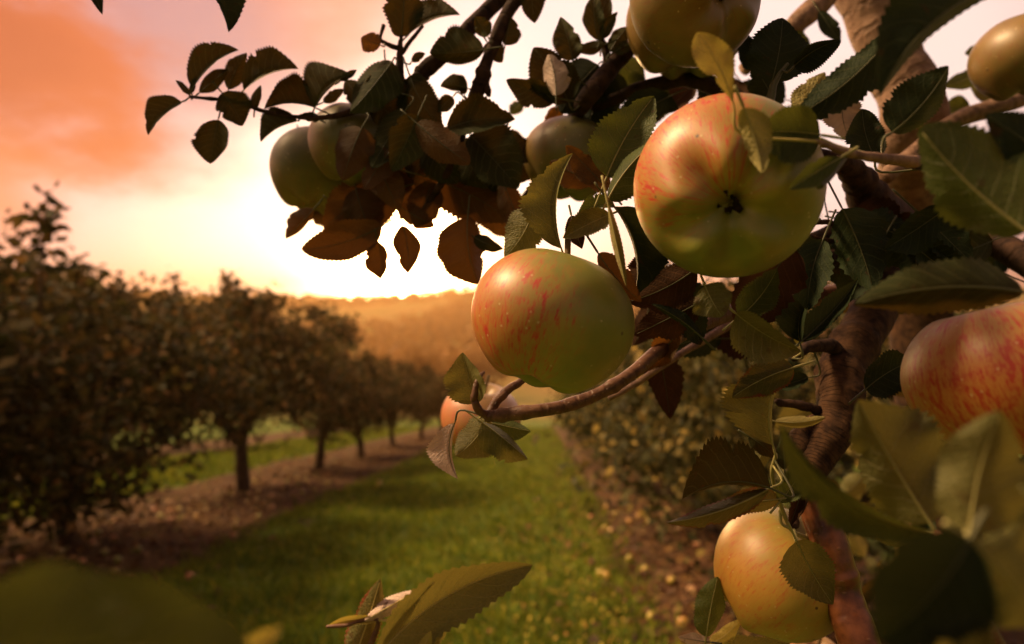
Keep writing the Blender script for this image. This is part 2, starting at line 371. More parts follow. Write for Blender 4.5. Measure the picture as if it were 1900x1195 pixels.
# grass blades, leaf litter: nobody could count them
def blades(name, N, ufn, y0, y1, hgt, wid, mat, label):
    y = y0 * (y1 / y0) ** rng.random(N); u = ufn(N); x = u + ROWDIR * y
    z = gz(x, y); a = rng.random(N) * 2 * np.pi; h = hgt * (.5 + rng.random(N)) * np.where(rng.random(N) < .1, 1.6, 1); w = wid * (.6 + .8 * rng.random(N)) * np.clip(y / 5, 1, 2.2)
    lean = rng.random(N) * .8 * h; b = rng.random(N) * 2 * np.pi
    dx, dy = np.cos(a) * w, np.sin(a) * w; lx, ly = np.cos(b) * lean, np.sin(b) * lean
    V = np.stack([np.stack([x - dx, y - dy, z - .01], 1), np.stack([x + dx, y + dy, z - .01], 1),
                  np.stack([x + dx * .7 + lx * .4, y + dy * .7 + ly * .4, z + h * .6], 1), np.stack([x + lx, y + ly, z + h * .95], 1),
                  ], 1).reshape(-1, 3)
    F = (np.arange(N)[:, None] * 4 + np.array([0, 1, 2, 3]))
    o = mesh(name, V, F, mat, smooth=False); return tagp(o, label, 'grass', None, 'stuff')
def island_mat(name, stops, rough=.7, tf=.25, spec=.3):
    m, n, g, o = material(name); rnd = nd(n, 'ShaderNodeNewGeometry').outputs['Random Per Island']
    c = g.ramp(rnd, stops); p = principled(n, g, c, rough, spec)
    tb = nd(n, 'ShaderNodeBsdfTranslucent'); g._in(tb.inputs[0], g.v('SCALE', c, scale=1.3)); ms = nd(n, 'ShaderNodeMixShader'); ms.inputs[0].default_value = tf
    n.links.new(p.outputs[0], ms.inputs[1]); n.links.new(tb.outputs[0], ms.inputs[2]); n.links.new(ms.outputs[0], o.inputs[0]); return m
M_GRASS = island_mat('grass_blade', [(0, (.065, .115, .010)), (.4, (.15, .205, .017)), (.8, (.23, .25, .022)), (1, (.36, .31, .03))])
_n = M_GRASS.node_tree; _g = G(_n); _ob = nd(_n, 'ShaderNodeTexCoord').outputs['Object']
_f = _g.m('ADD', .45, _g.m('ADD', _g.m('MULTIPLY', _g.step(_g.noise(_ob, 2.4, 4, .6), .36, .64), .65), _g.m('MULTIPLY', _g.step(_g.noise(_ob, .7, 2), .35, .65), .3)))
for _p in [x for x in _n.nodes if x.type == 'BSDF_PRINCIPLED']:
    _c = _p.inputs['Base Color'].links[0].from_socket; _n.links.new(_g.v('SCALE', _c, scale=_f), _p.inputs['Base Color'])
blades('lane_grass', 85000, lambda N: -3.15 + 3.95 * rng.random(N) + rng.normal(0, .08, N), 1.6, 34, .055, .006, M_GRASS, 'short green grass covering the lane between the tree rows')
blades('far_lane_grass', 16000, lambda N: -9.2 + 3.1 * rng.random(N), 6, 34, .09, .009, M_GRASS, 'pale green grass beyond the left tree row')
def litter(name, N, ufn, y0, y1, size, mat, label, cat):
    y = y0 * (y1 / y0) ** rng.random(N); x = ufn(N) + ROWDIR * y; z = gz(x, y) + .012 + .03 * rng.random(N)
    a = rng.random(N) * 2 * np.pi; l = size * (.6 + .8 * rng.random(N)); w = l * .35
    ax = np.stack([np.cos(a), np.sin(a), rng.normal(0, .35, N)], 1); bx = np.stack([-np.sin(a), np.cos(a), rng.normal(0, .45, N)], 1)
    c = np.stack([x, y, z], 1)
    V = np.stack([c - ax * l[:, None] / 2, c + bx * w[:, None], c + ax * l[:, None] / 2, c - bx * w[:, None]], 1).reshape(-1, 3)
    V[:, 2] = np.maximum(V[:, 2], gz(V[:, 0], V[:, 1]) + .004)
    o = mesh(name, V, np.arange(N)[:, None] * 4 + np.arange(4), mat, smooth=False); return tagp(o, label, cat, None, 'stuff')
M_LIT = island_mat('dry_leaf_litter', [(0, (.045, .020, .010)), (.4, (.09, .038, .015)), (.72, (.15, .065, .022)), (.92, (.26, .15, .05)), (1, (.12, .13, .03))])
M_YEL = island_mat('yellow_leaf_litter', [(0, (.42, .34, .05)), (.5, (.55, .42, .06)), (.8, (.52, .30, .06)), (1, (.40, .18, .05))])
litter('dry_leaves', 7000, lambda N: -4.55 + rng.normal(0, .8, N), 3, 30, .075, M_LIT, 'brown fallen leaves on the soil under the left row', 'fallen leaves')
litter('dry_leaves', 6000, lambda N: 1.55 + rng.normal(0, .62, N), 2, 22, .07, M_LIT, 'brown fallen leaves on the soil under the right row', 'fallen leaves')
litter('yellow_leaves', 2600, lambda N: .6 - np.abs(rng.normal(0, .7, N)), 1.8, 16, .026, M_YEL, 'yellow fallen leaves scattered on the grass by the right row', 'fallen leaves')

# ------------------------------------------------------------------ background trees
M_CROWN = island_mat('crown_foliage', [(0, (.022, .026, .007)), (.4, (.050, .046, .012)), (.75, (.090, .066, .017)), (.92, (.15, .085, .022)), (1, (.30, .16, .05))], .75, .25, .2)
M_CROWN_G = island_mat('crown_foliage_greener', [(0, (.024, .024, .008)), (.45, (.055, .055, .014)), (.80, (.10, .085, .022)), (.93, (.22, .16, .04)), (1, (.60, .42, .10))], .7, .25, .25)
M_CROWN_Y = island_mat('crown_foliage_golden_haze_glow', [(0, (.13, .065, .010)), (.5, (.21, .10, .014)), (1, (.30, .13, .02))], .6, .3, .3)  # autumn gold, made oranger to put the sunlit haze glow into the colour
def leaves_at(C, rg, l0):
    N = len(C); a = rg.normal(0, 1, (N, 3)); a /= np.linalg.norm(a, axis=1)[:, None]; a[:, 2] -= .25
    b = rg.normal(0, 1, (N, 3)); b -= a * (b * a).sum(1)[:, None] / (a * a).sum(1)[:, None]; b /= np.linalg.norm(b, axis=1)[:, None]
    l = l0 * (.65 + .7 * rg.random(N))[:, None]; w = l * .30
    V = np.stack([C, C + a * l * .45 + b * w, C + a * l, C + a * l * .45 - b * w], 1).reshape(-1, 3)
    return V, np.arange(N)[:, None] * 4 + np.arange(4)
def tree_parts(seed, H, rad, low, nclu, per, leaf, shoots, bend=.12):
    """local geometry of one orchard tree: trunk, limbs, crown"""
    rg = np.random.default_rng(seed); th = H * .30
    tp = spline([[0, 0, -.15], [rg.normal(0, bend * .3), rg.normal(0, bend * .3), th * .5], [rg.normal(0, bend), rg.normal(0, bend), th], [rg.normal(0, bend * 1.5), rg.normal(0, bend * 1.5), H * .62]], 16)
    tr = np.interp(np.linspace(0, 1, 16), [0, .12, .6, 1], [.125, .095, .075, .035]) * H / 3
    trunk = tube(tp, tr, 9, .07, True, seed)
    limbs = []; tips = []
    nl = 7
    for i in range(nl):
        a = 2 * np.pi * i / nl + rg.normal(0, .3); k = rg.integers(7, 15); s = tp[k]
        e = np.array([math.cos(a) * rad * rg.uniform(.55, .9), math.sin(a) * rad * rg.uniform(.55, .9), H * rg.uniform(.5, .88)])
        mid = (s + e) / 2 + np.array([0, 0, rg.uniform(-.15, .2)]) + rg.normal(0, .08, 3)
        pp = spline([s, mid, e], 10); limbs.append(tube(pp, np.linspace(.042, .010, 10) * H / 3, 6, .05, True, seed + i)); tips.append(pp)
    cc = []
    while len(cc) < nclu:
        d = rg.normal(0, 1, 3); d /= np.linalg.norm(d); r = rg.random() ** .42
        zc = low + (H - low) * .5; hz = (H - low) * .5
        c = np.array([d[0] * rad * r, d[1] * rad * r, zc + d[2] * hz * r])
        f = (c[2] - low) / (H - low); c[:2] *= (1.10 - .30 * max(0, f - .45))
        cc.append(c)
    C = []
    for c in cc:
        s = rg.uniform(.10, .22); n = int(per * rg.uniform(.5, 1.5)); C.append(c + rg.normal(0, 1, (n, 3)) * np.array([s, s, s * .75]))
    for k in range(shoots):
        a = rg.random() * 2 * np.pi; r = rad * rg.uniform(.15, .95); b = np.array([math.cos(a) * r, math.sin(a) * r, H * .88 - .25 * r]); L = rg.uniform(.25, .7)
        e = b + np.array([rg.normal(0, .08), rg.normal(0, .08), L]); t = rg.random((int(80 * L / .4), 1)) ** .8
        C.append(b + (e - b) * t + rg.normal(0, .045, (len(t), 3)))
        limbs.append(tube(spline([b - [0, 0, .3], (b + e) / 2, e], 6), np.linspace(.012, .004, 6), 4))
    C = np.vstack(C); C = C[C[:, 2] > low * .6]
    return trunk, limbs, leaves_at(C, rg, leaf)
def raw(name, V, F, mat, uv=None):
    o = mesh(name, V, F, mat, uv=uv); me = o.data; bpy.data.objects.remove(o); return me
def kit(seed, mat, **k):
    t, l, (cv, cf) = tree_parts(seed, **k)
    return (raw('trunk', t[0], tri(t[1]), B_TREE, t[2]), [raw('limb', a[0], tri(a[1]), B_TREE, a[2]) for a in l], raw('crown', cv, cf, mat))
def plant(kt, name, x, y, label, group, rot=0, sc=(1, 1, 1), cat='tree', dz=0):
    e = empty(name, (x, y, float(gz(x, y)) + dz), label, cat, group); e.rotation_euler.z = rot; e.scale = sc
    for nm, me in [('trunk', kt[0])] + [('limb', m) for m in kt[1]] + [('crown', kt[2])]:
        o = bpy.data.objects.new(nm, me); COL.objects.link(o); o.parent = e
    return e
KA = kit(11, M_CROWN, H=3.0, rad=1.55, low=.35, nclu=210, per=85, leaf=.085, shoots=16)
KB = kit(12, M_CROWN, H=3.0, rad=1.5, low=.9, nclu=150, per=85, leaf=.085, shoots=16)
KC = kit(13, M_CROWN, H=3.0, rad=1.5, low=.85, nclu=140, per=75, leaf=.09, shoots=10)
KD = kit(14, M_CROWN_G, H=2.6, rad=1.25, low=.30, nclu=150, per=95, leaf=.07, shoots=4)
def rowx(u, y): return u + ROWDIR * y
GL, GR = 'orchard trees of the left row', 'orchard trees of the right row'
LU, RU = -4.57, 1.75
left = [(KA, 3.7, 1.05, 'large dark apple tree cut by the left edge, nearest in the left row', .90, .3),
        (KA, 5.9, 1.02, 'dark bushy apple tree with foliage to the ground, second in the left row', .90, 2.2),
        (KB, 9.4, 1.15, 'tall brown-green apple tree with the thickest bare trunk in the left row', 1.06, 1.1),
        (KC, 12.5, 1.0, 'apple tree with the second bare trunk from the left, lower than its neighbour', .86, .4),
        (KB, 15.6, .95, 'brownish apple tree with the third visible trunk from the left', .86, 2.9),
        (KC, 19.3, .95, 'small apple tree with the fourth visible trunk, far along the left row', .86, 4.2),
        (KB, 23.5, .95, 'far apple tree in the left row with barely visible trunk', .86, 5.2),
        (KC, 28, .95, 'farthest small apple tree at the end of the left row', .86, 1.7)]
left_trees = []
for kt, y, s, lab, hz, rot in left:
    left_trees.append(plant(kt, 'apple_tree', rowx(LU, y), y, lab, GL, rot, (s, s, hz)))
for i, (y, lab) in enumerate([(9, 'hidden apple tree behind the second tree of the left row'), (13, 'apple tree of the row behind, seen between trunks at left'), (18, 'apple tree of the row behind, right of the thick bare trunk')]):
    plant(KB, 'apple_tree', rowx(-10.7, y), y, lab, 'orchard trees behind the left row', i * 1.9, (1, 1, .95))
right = [(KD, 3.9, 1.0, 'bushy apple tree right behind the near branches at lower right', .92, 0.5),
         (KD, 6.6, 1.0, 'bushy low apple tree spotted with pale fruit beside the grass lane', .95, 2.0),
         (KD, 9.8, .95, 'second bushy apple tree beside the grass lane at right', .95, 3.3),
         (KD, 13.2, .95, 'distant bushy apple tree of the right row', .95, 4.7)]
for kt, y, s, lab, hz, rot in right:
    plant(kt, 'apple_tree', rowx(RU, y), y, lab, GR, rot, (s, s, hz))
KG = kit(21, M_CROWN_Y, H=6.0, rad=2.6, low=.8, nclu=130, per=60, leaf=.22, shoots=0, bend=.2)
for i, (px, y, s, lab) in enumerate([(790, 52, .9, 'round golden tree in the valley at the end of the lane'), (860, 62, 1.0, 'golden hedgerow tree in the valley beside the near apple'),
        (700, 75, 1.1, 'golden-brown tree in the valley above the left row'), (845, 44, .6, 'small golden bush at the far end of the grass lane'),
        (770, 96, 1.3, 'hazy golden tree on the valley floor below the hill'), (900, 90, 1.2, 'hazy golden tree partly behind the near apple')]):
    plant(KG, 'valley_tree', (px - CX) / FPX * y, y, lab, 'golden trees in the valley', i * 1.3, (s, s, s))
# the wooded hillside: one mass
N = 2600; hy = 130 + 350 * rng.random(N); hx = (rng.random(N) - .62) * hy * 1.9
clump = np.sin(hx / 27 + 1) + np.sin(hy / 31) + np.sin((hx + hy) / 45); keep = clump > -.9; hx, hy = hx[keep], hy[keep]; N = len(hx)
s = 2.2 + 2.2 * rng.random(N); K = 70
d = rng.normal(0, 1, (N, K, 3)); d /= np.linalg.norm(d, axis=2)[..., None]; d[..., 2] = np.abs(d[..., 2]) * 1.15
C = np.stack([hx, hy, gz(hx, hy) + .4], 1)[:, None] + d * s[:, None, None] * (.75 + .3 * rng.random((N, K)))[..., None]
cv, cf = leaves_at(C.reshape(-1, 3), rng, 1.7)
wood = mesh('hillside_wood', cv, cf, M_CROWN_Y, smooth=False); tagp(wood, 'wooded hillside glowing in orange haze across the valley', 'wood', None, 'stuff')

# ------------------------------------------------------------------ apples
def apple_geo(Rr, seed, nu=40, nv=56, bdir=(1, 0, 0), squash=.90, lobes=.075, bsoft=.55):
    rg = np.random.default_rng(seed)
    ph = np.linspace(0.0, np.pi, nu); th = np.linspace(0, 2 * np.pi, nv, endpoint=False)
    p, t = np.meshgrid(ph, th, indexing='ij')
    rho = np.sin(p) * (1 + .075 * np.cos(p) - .02 * np.cos(2 * p))
    k = rg.uniform(-.025, .025, 4)
    rho = rho * (1 + k[0] * np.cos(t) + k[1] * np.sin(2 * t) + k[2] * np.cos(3 * t + 1))
    z = squash * np.cos(p) * (1 + .03 * np.cos(t + rg.uniform(0, 6)))
    top = np.cos(p) > 0
    z = z - np.where(top, .40 * np.exp(-(rho / .26) ** 2), 0) + np.where(~top, .20 * np.exp(-(rho / .44) ** 2) + .22 * np.exp(-(rho / .17) ** 2), 0)
    lob = np.cos(5 * t + seed) * np.exp(-((rho - .48) / .26) ** 2)
    z = z - np.where(~top, lobes * lob, 0); rho = rho * (1 + np.where(~top, .5 * lobes * lob, .25 * lobes * lob))
    V = np.stack([rho * np.cos(t), rho * np.sin(t), z], -1) * Rr
    nrm = np.stack([np.sin(p) * np.cos(t), np.sin(p) * np.sin(t), np.cos(p)], -1)
    b = np.array(bdir, float); b /= np.linalg.norm(b)
    bl = np.clip(((nrm @ b) + bsoft) / (1 + bsoft), 0, 1)
    return V.reshape(-1, 3), tri(grid_faces(nu, nv, True)), bl.ravel(), np.cos(p).ravel()

def imgvec(v): return (RGT * v[0] + UPV * v[1] - FWD * v[2]).normalized()   # right, up, toward viewer
def make_apple(name, px, py, rpx, z, stemdir, mat, label, group=None, blush=(-1, .1, .3), squash=.9, seed=1, stem=True, bsoft=.55, cat='apple', lobes=.07):
    Rr = rpx * z / FPX; c = P(px, py, z)
    axis = imgvec(stemdir); q = axis.to_track_quat('Z', 'Y'); inv = q.inverted()
    bl = inv @ imgvec(blush)
    V, F, B, L = apple_geo(Rr, seed, bdir=bl, squash=squash, bsoft=bsoft, lobes=lobes)
    e = empty(name, c, label, cat, group); e.rotation_mode = 'QUATERNION'; e.rotation_quaternion = q
    def part(nm, V, F, m, **kw):
        o = mesh(nm, V, F, m, **kw); o.parent = e; return o
    part('fruit', V, F, mat, attr={'blush': B, 'lat': L})
    if stem:
        sp = spline([[0, 0, .40 * Rr], [.02 * Rr, 0, .75 * Rr], [.12 * Rr, .05 * Rr, 1.12 * Rr]], 8)
        tv, tf, _ = tube(sp, np.linspace(.0013, .0016, 8), 7); part('stem', tv, tri(tf), M_STEM)
    # calyx: five dry sepals in the basin
    vs, fs = [], []
    for k in range(6):
        a = k * 2 * np.pi / 5 + seed if k < 5 else 0
        if k == 5: break
        r0, r1 = .03 * Rr, (.10 + .05 * (k % 3)) * Rr; z0, z1 = -.49 * Rr, -.66 * Rr
        ca, sa = math.cos(a), math.sin(a); w = .055 * Rr; b0 = len(vs)
        vs += [[ca * r0 - sa * w, sa * r0 + ca * w, z0], [ca * r0 + sa * w, sa * r0 - ca * w, z0], [ca * r1 * .9 + sa * w * .6, sa * r1 * .9 - ca * w * .6, (z0 + z1) / 2 - .03 * Rr],
               [ca * r1 * .55, sa * r1 * .55, z1 - .02 * Rr], [ca * r1 * .9 - sa * w * .6, sa * r1 * .9 + ca * w * .6, (z0 + z1) / 2 - .03 * Rr]]
        fs += [[b0, b0 + 1, b0 + 2], [b0, b0 + 2, b0 + 4], [b0 + 4, b0 + 2, b0 + 3]]
    part('calyx', np.array(vs), np.array(fs), M_CALYX)
    return e
make_apple('apple', 1020, 600, 149, .285, (.30, .93, -.12), A_GREEN, 'large golden-green apple with pink left cheek resting above the thin branch', blush=(-.86, .12, .45), squash=.93, seed=3, bsoft=.4, lobes=.025)
make_apple('apple', 1350, 353, 166, .255, (.25, .42, -.85), A_GREEN, 'largest green apple seen from below with its dark calyx facing the viewer', blush=(-.75, .62, .25), squash=.90, seed=5, bsoft=.4, lobes=.085)
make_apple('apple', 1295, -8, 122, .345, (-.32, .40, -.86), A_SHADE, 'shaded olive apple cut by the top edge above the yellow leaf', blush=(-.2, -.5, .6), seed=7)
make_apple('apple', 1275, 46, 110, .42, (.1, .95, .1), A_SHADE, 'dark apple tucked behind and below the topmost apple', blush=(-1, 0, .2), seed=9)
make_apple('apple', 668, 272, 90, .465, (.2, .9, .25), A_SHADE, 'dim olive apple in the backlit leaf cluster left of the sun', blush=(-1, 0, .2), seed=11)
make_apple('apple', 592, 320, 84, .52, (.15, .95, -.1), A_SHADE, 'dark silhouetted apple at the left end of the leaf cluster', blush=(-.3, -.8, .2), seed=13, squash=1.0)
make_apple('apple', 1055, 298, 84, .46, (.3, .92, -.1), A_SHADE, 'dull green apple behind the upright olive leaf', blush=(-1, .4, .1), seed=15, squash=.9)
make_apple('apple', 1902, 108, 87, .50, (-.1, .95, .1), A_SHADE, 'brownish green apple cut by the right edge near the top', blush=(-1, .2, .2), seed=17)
make_apple('apple', 1872, 702, 166, .235, (-.2, .9, -.2), A_RED, 'red mottled apple cut by the right edge with shaded top', blush=(-.5, -.2, .8), seed=19, bsoft=.9)
make_apple('apple', 1446, 1066, 117, .365, (.34, .80, .35), A_GOLD, 'golden apple at the bottom beside the red-brown branch', blush=(-.9, .1, .4), squash=1.0, seed=21)
make_apple('apple', 893, 776, 73, .56, (.1, .95, .2), A_PINK, 'pink-red apple behind the lower left of the large golden-green apple', blush=(-.9, -.1, .4), seed=23, bsoft=.6)
make_apple('apple', 1508, 1238, 62, .50, (.1, .95, .2), A_PINK, 'pinkish apple peeping over the bottom edge under the golden apple', blush=(-.5, .5, .4), seed=25)

# ------------------------------------------------------------------ the near apple tree: trunk, limbs, twigs
TB = P(1720, 500, .80); root_xy = (TB.x + .05, TB.y)
fg = empty('apple_tree', (root_xy[0], root_xy[1], float(gz(*root_xy))), 'near apple tree whose leafy fruiting branches fill the right side and top', 'tree')
SAMPLES = []
def branch(name, pts, mat, wob=.05, sides=12, n=None, knots=()):
    """pts: (px, py, depth, radius px)"""
    pts = np.array(pts, float)
    w = PN(pts[:, 0], pts[:, 1], pts[:, 2]); rr = pts[:, 3] * pts[:, 2] / FPX
    n = n or max(10, len(pts) * 9)
    q = spline(np.hstack([w, rr[:, None]]), n); pos, rad = q[:, :3].copy(), np.abs(q[:, 3])
    rg = np.random.default_rng(int(abs(pts).sum()) % 9973)
    jit = rg.normal(0, 1, pos.shape); kk = np.hanning(9); jit = np.stack([np.convolve(jit[:, c], kk / kk.sum(), 'same') for c in range(3)], 1) * rad[:, None] * wob * 4
    pos[1:-1] += jit[1:-1]
    for kt, amp in knots:
        i = np.arange(n) / (n - 1); rad = rad * (1 + amp * np.exp(-((i - kt) / .016) ** 2))
    V, F, uv = tube(pos, rad, sides, wob, True, int(pts[0, 0]))
    o = mesh(name, V, tri(F), mat, fg, uv=uv)
    if name != 'trunk': SAMPLES.append(np.hstack([pos, rad[:, None]]))
    return o
# trunk standing behind the leaves, down to the ground
tpts = [np.array([root_xy[0], root_xy[1] + .03, float(gz(*root_xy)) - .1]), np.array([root_xy[0] + .02, root_xy[1] + .02, .45]), np.array([root_xy[0] - .01, root_xy[1], .95]), np.array(P(1700, 470, .78))]
tp = spline(tpts, 30); V, F, uv = tube(tp, np.linspace(.062, .036, 30), 14, .05, True, 4); mesh('trunk', V, tri(F), B_OLD, fg, uv=uv)
SAMPLES.append(np.hstack([tp, np.full((30, 1), .04)]))
branch('limb', [(1700, 480, .78, 52), (1690, 330, .66, 54), (1700, 235, .60, 58), (1655, 120, .60, 50), (1612, 30, .60, 44), (1580, -80, .6, 40)], B_LIMB, .03, 18)
branch('limb', [(1710, 470, .76, 44), (1660, 420, .56, 40), (1615, 372, .44, 34), (1592, 330, .40, 26), (1560, 300, .38, 18)], B_OLD, .02, 16, 60, knots=((.55, .14), (.7, .12), (.85, .12)))
branch('limb', [(1700, 470, .72, 46), (1640, 520, .5, 42), (1610, 600, .42, 40), (1560, 690, .38, 40), (1552, 780, .36, 38), (1500, 880, .345, 28)], B_OLD, .02, 16, 70, knots=((.5, .18), (.62, .1), (.7, .08)))
branch('branch', [(1490, 862, .352, 25), (1512, 930, .345, 31), (1540, 1010, .335, 33), (1562, 1100, .33, 34), (1590, 1180, .32, 36), (1620, 1290, .31, 38)], B_YOUNG, .006, 20, 90, knots=((.52, .10), (.545, .07), (.2, .03), (.33, .02), (.74, .03)))
branch('branch', [(1560, 760, .37, 16), (1500, 800, .36, 20), (1488, 850, .353, 24), (1494, 872, .35, 26)], B_OLD, .06, 12)
branch('branch', [(900, 772, .325, 11), (945, 768, .322, 13), (1010, 760, .32, 12.5), (1085, 742, .325, 12), (1150, 708, .33, 12.5), (1205, 665, .34, 13), (1262, 622, .36, 14), (1340, 585, .40, 16), (1450, 560, .44, 18), (1600, 540, .50, 22)], B_TWIG, .03, 12, 70, knots=((.08, .25), (.16, .15), (.3, .1), (.42, .2)))
branch('twig', [(1130, 740, .38, 5), (1180, 712, .385, 6), (1228, 680, .39, 6), (1290, 640, .42, 7), (1360, 600, .45, 8)], B_LIMB, .03, 8)
branch('twig', [(905, 772, .325, 9), (925, 742, .33, 9), (945, 722, .335, 8), (975, 700, .345, 7)], B_TWIG, .04, 9)
branch('twig', [(906, 774, .325, 8), (889, 760, .32, 8), (880, 735, .318, 7), (887, 705, .32, 5), (898, 690, .325, 3)], B_TWIG, .06, 9)
branch('branch', [(1010, -60, .46, 14), (935, -10, .455, 14), (880, 45, .45, 14), (820, 105, .44, 14), (790, 130, .44, 15), (770, 150, .435, 12), (740, 165, .43, 12)], B_DARK, .04, 12, 46, knots=((.72, .25),))
branch('branch', [(985, -40, .44, 13), (950, 12, .435, 13), (925, 60, .43, 12), (905, 110, .43, 11), (893, 150, .43, 14), (876, 190, .43, 12), (860, 240, .43, 9), (830, 320, .43, 7), (780, 400, .44, 5)], B_DARK, .05, 12, 60, knots=((.45, .3), (.52, .25)))
branch('spur', [(893, 152, .43, 9), (903, 165, .427, 7), (908, 176, .425, 5)], B_DARK, .08, 8)
branch('twig', [(745, 165, .43, 9), (742, 120, .43, 7), (743, 85, .43, 5), (744, 66, .43, 3)], B_DARK, .06, 8)
branch('twig', [(744, 100, .43, 4), (765, 72, .428, 4), (785, 48, .425, 3)], B_DARK, .05, 7)
branch('twig', [(740, 90, .43, 5), (715, 80, .43, 4), (706, 70, .43, 3), (712, 46, .43, 4)], B_DARK, .05, 7)
branch('twig', [(742, 168, .43, 9), (690, 190, .43, 7), (640, 212, .425, 6), (590, 219, .42, 4.5), (545, 216, .42, 4), (490, 207, .42, 3.6), (450, 192, .42, 3.5), (400, 184, .42, 3.2), (352, 180, .42, 2.5)], B_DARK, .06, 8, 60, knots=((.8, .4), (.9, .35)))
branch('branch', [(1230, -10, .47, 17), (1180, 65, .45, 17), (1140, 115, .44, 18), (1095, 175, .43, 18), (1062, 218, .455, 12), (1042, 240, .50, 9), (1000, 330, .51, 7), (940, 400, .50, 5)], B_DARK, .05, 12, 50)
branch('twig', [(1130, 120, .44, 9), (1122, 90, .44, 7), (1115, 70, .44, 5), (1110, 60, .44, 3)], B_DARK, .06, 8)
branch('branch', [(1560, 300, .40, 14), (1480, 270, .42, 12), (1380, 190, .43, 14), (1290, 150, .44, 14), (1200, 160, .45, 12), (1100, 200, .45, 10)], B_DARK, .05, 10)
branch('twig', [(1425, 215, .33, 7), (1432, 175, .33, 7), (1442, 145, .33, 5), (1462, 118, .33, 3)], M_PET['d'], .03, 8)
branch('twig', [(1700, 300, .25, 12), (1620, 292, .235, 9), (1560, 280, .225, 7), (1515, 262, .215, 4)], B_LIMB, .03, 9)
branch('twig', [(1640, 296, .24, 6), (1560, 275, .232, 5), (1520, 258, .225, 4)], M_PET['p'], .02, 8)
branch('twig', [(1570, 285, .23, 6), (1545, 320, .222, 8), (1520, 345, .215, 7)], M_PET['d'], .04, 8)
branch('branch', [(1700, 300, .26, 14), (1750, 320, .30, 14), (1760, 390, .45, 18), (1710, 460, .70, 24)], B_DARK, .04, 10)
branch('branch', [(1470, 455, .40, 10), (1520, 440, .41, 14), (1590, 430, .43, 24), (1680, 440, .55, 30), (1720, 460, .70, 34)], B_DARK, .035, 12, 40)
branch('branch', [(1450, 480, .38, 12), (1540, 485, .40, 22), (1620, 480, .46, 30), (1690, 470, .66, 36)], B_DARK, .035, 12, 40)
branch('branch', [(1960, 520, .42, 26), (1880, 470, .45, 26), (1800, 430, .5, 24), (1740, 440, .6, 26), (1700, 470, .74, 34)], B_DARK, .035, 12, 40)
branch('twig', [(1490, 425, .36, 3), (1520, 412, .36, 5), (1570, 420, .37, 6), (1610, 430, .40, 7)], B_OLD, .08, 7)
branch('twig', [(1500, 440, .36, 4), (1560, 445, .37, 5), (1640, 415, .40, 6), (1680, 400, .45, 6)], B_OLD, .08, 7)
branch('branch', [(1640, 330, .52, 14), (1760, 232, .55, 15), (1830, 205, .56, 17), (1910, 175, .57, 19), (2000, 140, .58, 19)], B_LIMB, .03, 12)
branch('twig', [(1730, 245, .66, 5), (1800, 212, .66, 6), (1860, 188, .66, 6), (1960, 150, .66, 6)], B_TWIG, .03, 8)
branch('branch', [(1380, 130, .56, 12), (1450, 70, .56, 18), (1500, 25, .56, 20), (1570, -40, .57, 22)], B_LIMB, .03, 12)
branch('branch', [(1570, 660, .39, 14), (1530, 640, .37, 13), (1490, 650, .36, 9), (1470, 665, .355, 6)], B_DARK, .10, 10)
branch('twig', [(1560, 765, .37, 11), (1510, 757, .36, 10), (1460, 752, .355, 8), (1440, 745, .35, 5)], B_DARK, .14, 9, 26)
branch('twig', [(1500, 1000, .34, 5), (1470, 985, .335, 4), (1457, 960, .33, 4), (1445, 925, .325, 4), (1432, 880, .315, 3.5), (1440, 842, .31, 3)], M_PET['p'], .03, 8)
branch('spur', [(1505, 885, .345, 10), (1488, 930, .335, 8), (1476, 965, .332, 7), (1472, 985, .33, 5)], B_DARK, .12, 9)
branch('twig', [(1472, 980, .33, 4), (1478, 1005, .322, 4)], M_PET['p'], .02, 8)
branch('twig', [(1468, 982, .33, 3), (1450, 970, .33, 3), (1447, 945, .33, 3)], M_PET['p'], .02, 8)
branch('twig', [(1808, 1100, .150, 9), (1802, 1040, .130, 10), (1802, 990, .124, 10)], M_PET['p'], .02, 9)
branch('branch', [(1900, 1290, .26, 20), (1830, 1160, .20, 14), (1806, 1090, .15, 11), (1790, 1020, .16, 9), (1740, 990, .18, 8)], B_TWIG, .04, 10)
branch('branch', [(1620, 1290, .31, 30), (1740, 1270, .30, 24), (1860, 1260, .28, 20), (1900, 1290, .26, 18)], B_TWIG, .04, 10)
branch('branch', [(1620, 1290, .31, 38), (1690, 1330, .38, 36), (1750, 1280, .56, 36), (1740, 1100, .78, 36)], B_TWIG, .03, 12)
branch('twig', [(560, 1400, .25, 9), (640, 1290, .25, 9), (680, 1215, .25, 7), (700, 1150, .25, 4), (640, 1160, .25, 4), (606, 1163, .25, 3)], B_TWIG, .03, 8)
branch('twig', [(560, 1400, .25, 9), (900, 1420, .27, 14), (1300, 1400, .29, 22), (1620, 1300, .31, 30)], B_TWIG, .03, 9)
branch('twig', [(560, 1400, .25, 9), (300, 1420, .16, 12), (0, 1350, .10, 14), (-80, 1240, .09, 12)], B_TWIG, .03, 9)
def over(x, y, z): return tuple(x for x in (x, y, z))
op = spline([np.array(P(1010, -60, .46)), np.array([-.06, .50, 1.84]), np.array([-.23, .52, 1.88]), np.array([-.40, .53, 1.86]), np.array([-.56, .52, 1.80])], 40)  # out-of-view branch added to carry the leaves shading the left cluster
V, F, uv = tube(op, np.linspace(.006, .002, 40), 8, .04); mesh('branch', V, tri(F), B_DARK, fg, uv=uv); SAMPLES.append(np.hstack([op, np.full((40, 1), .004)]))
OVER = op
SAMP = np.vstack(SAMPLES)

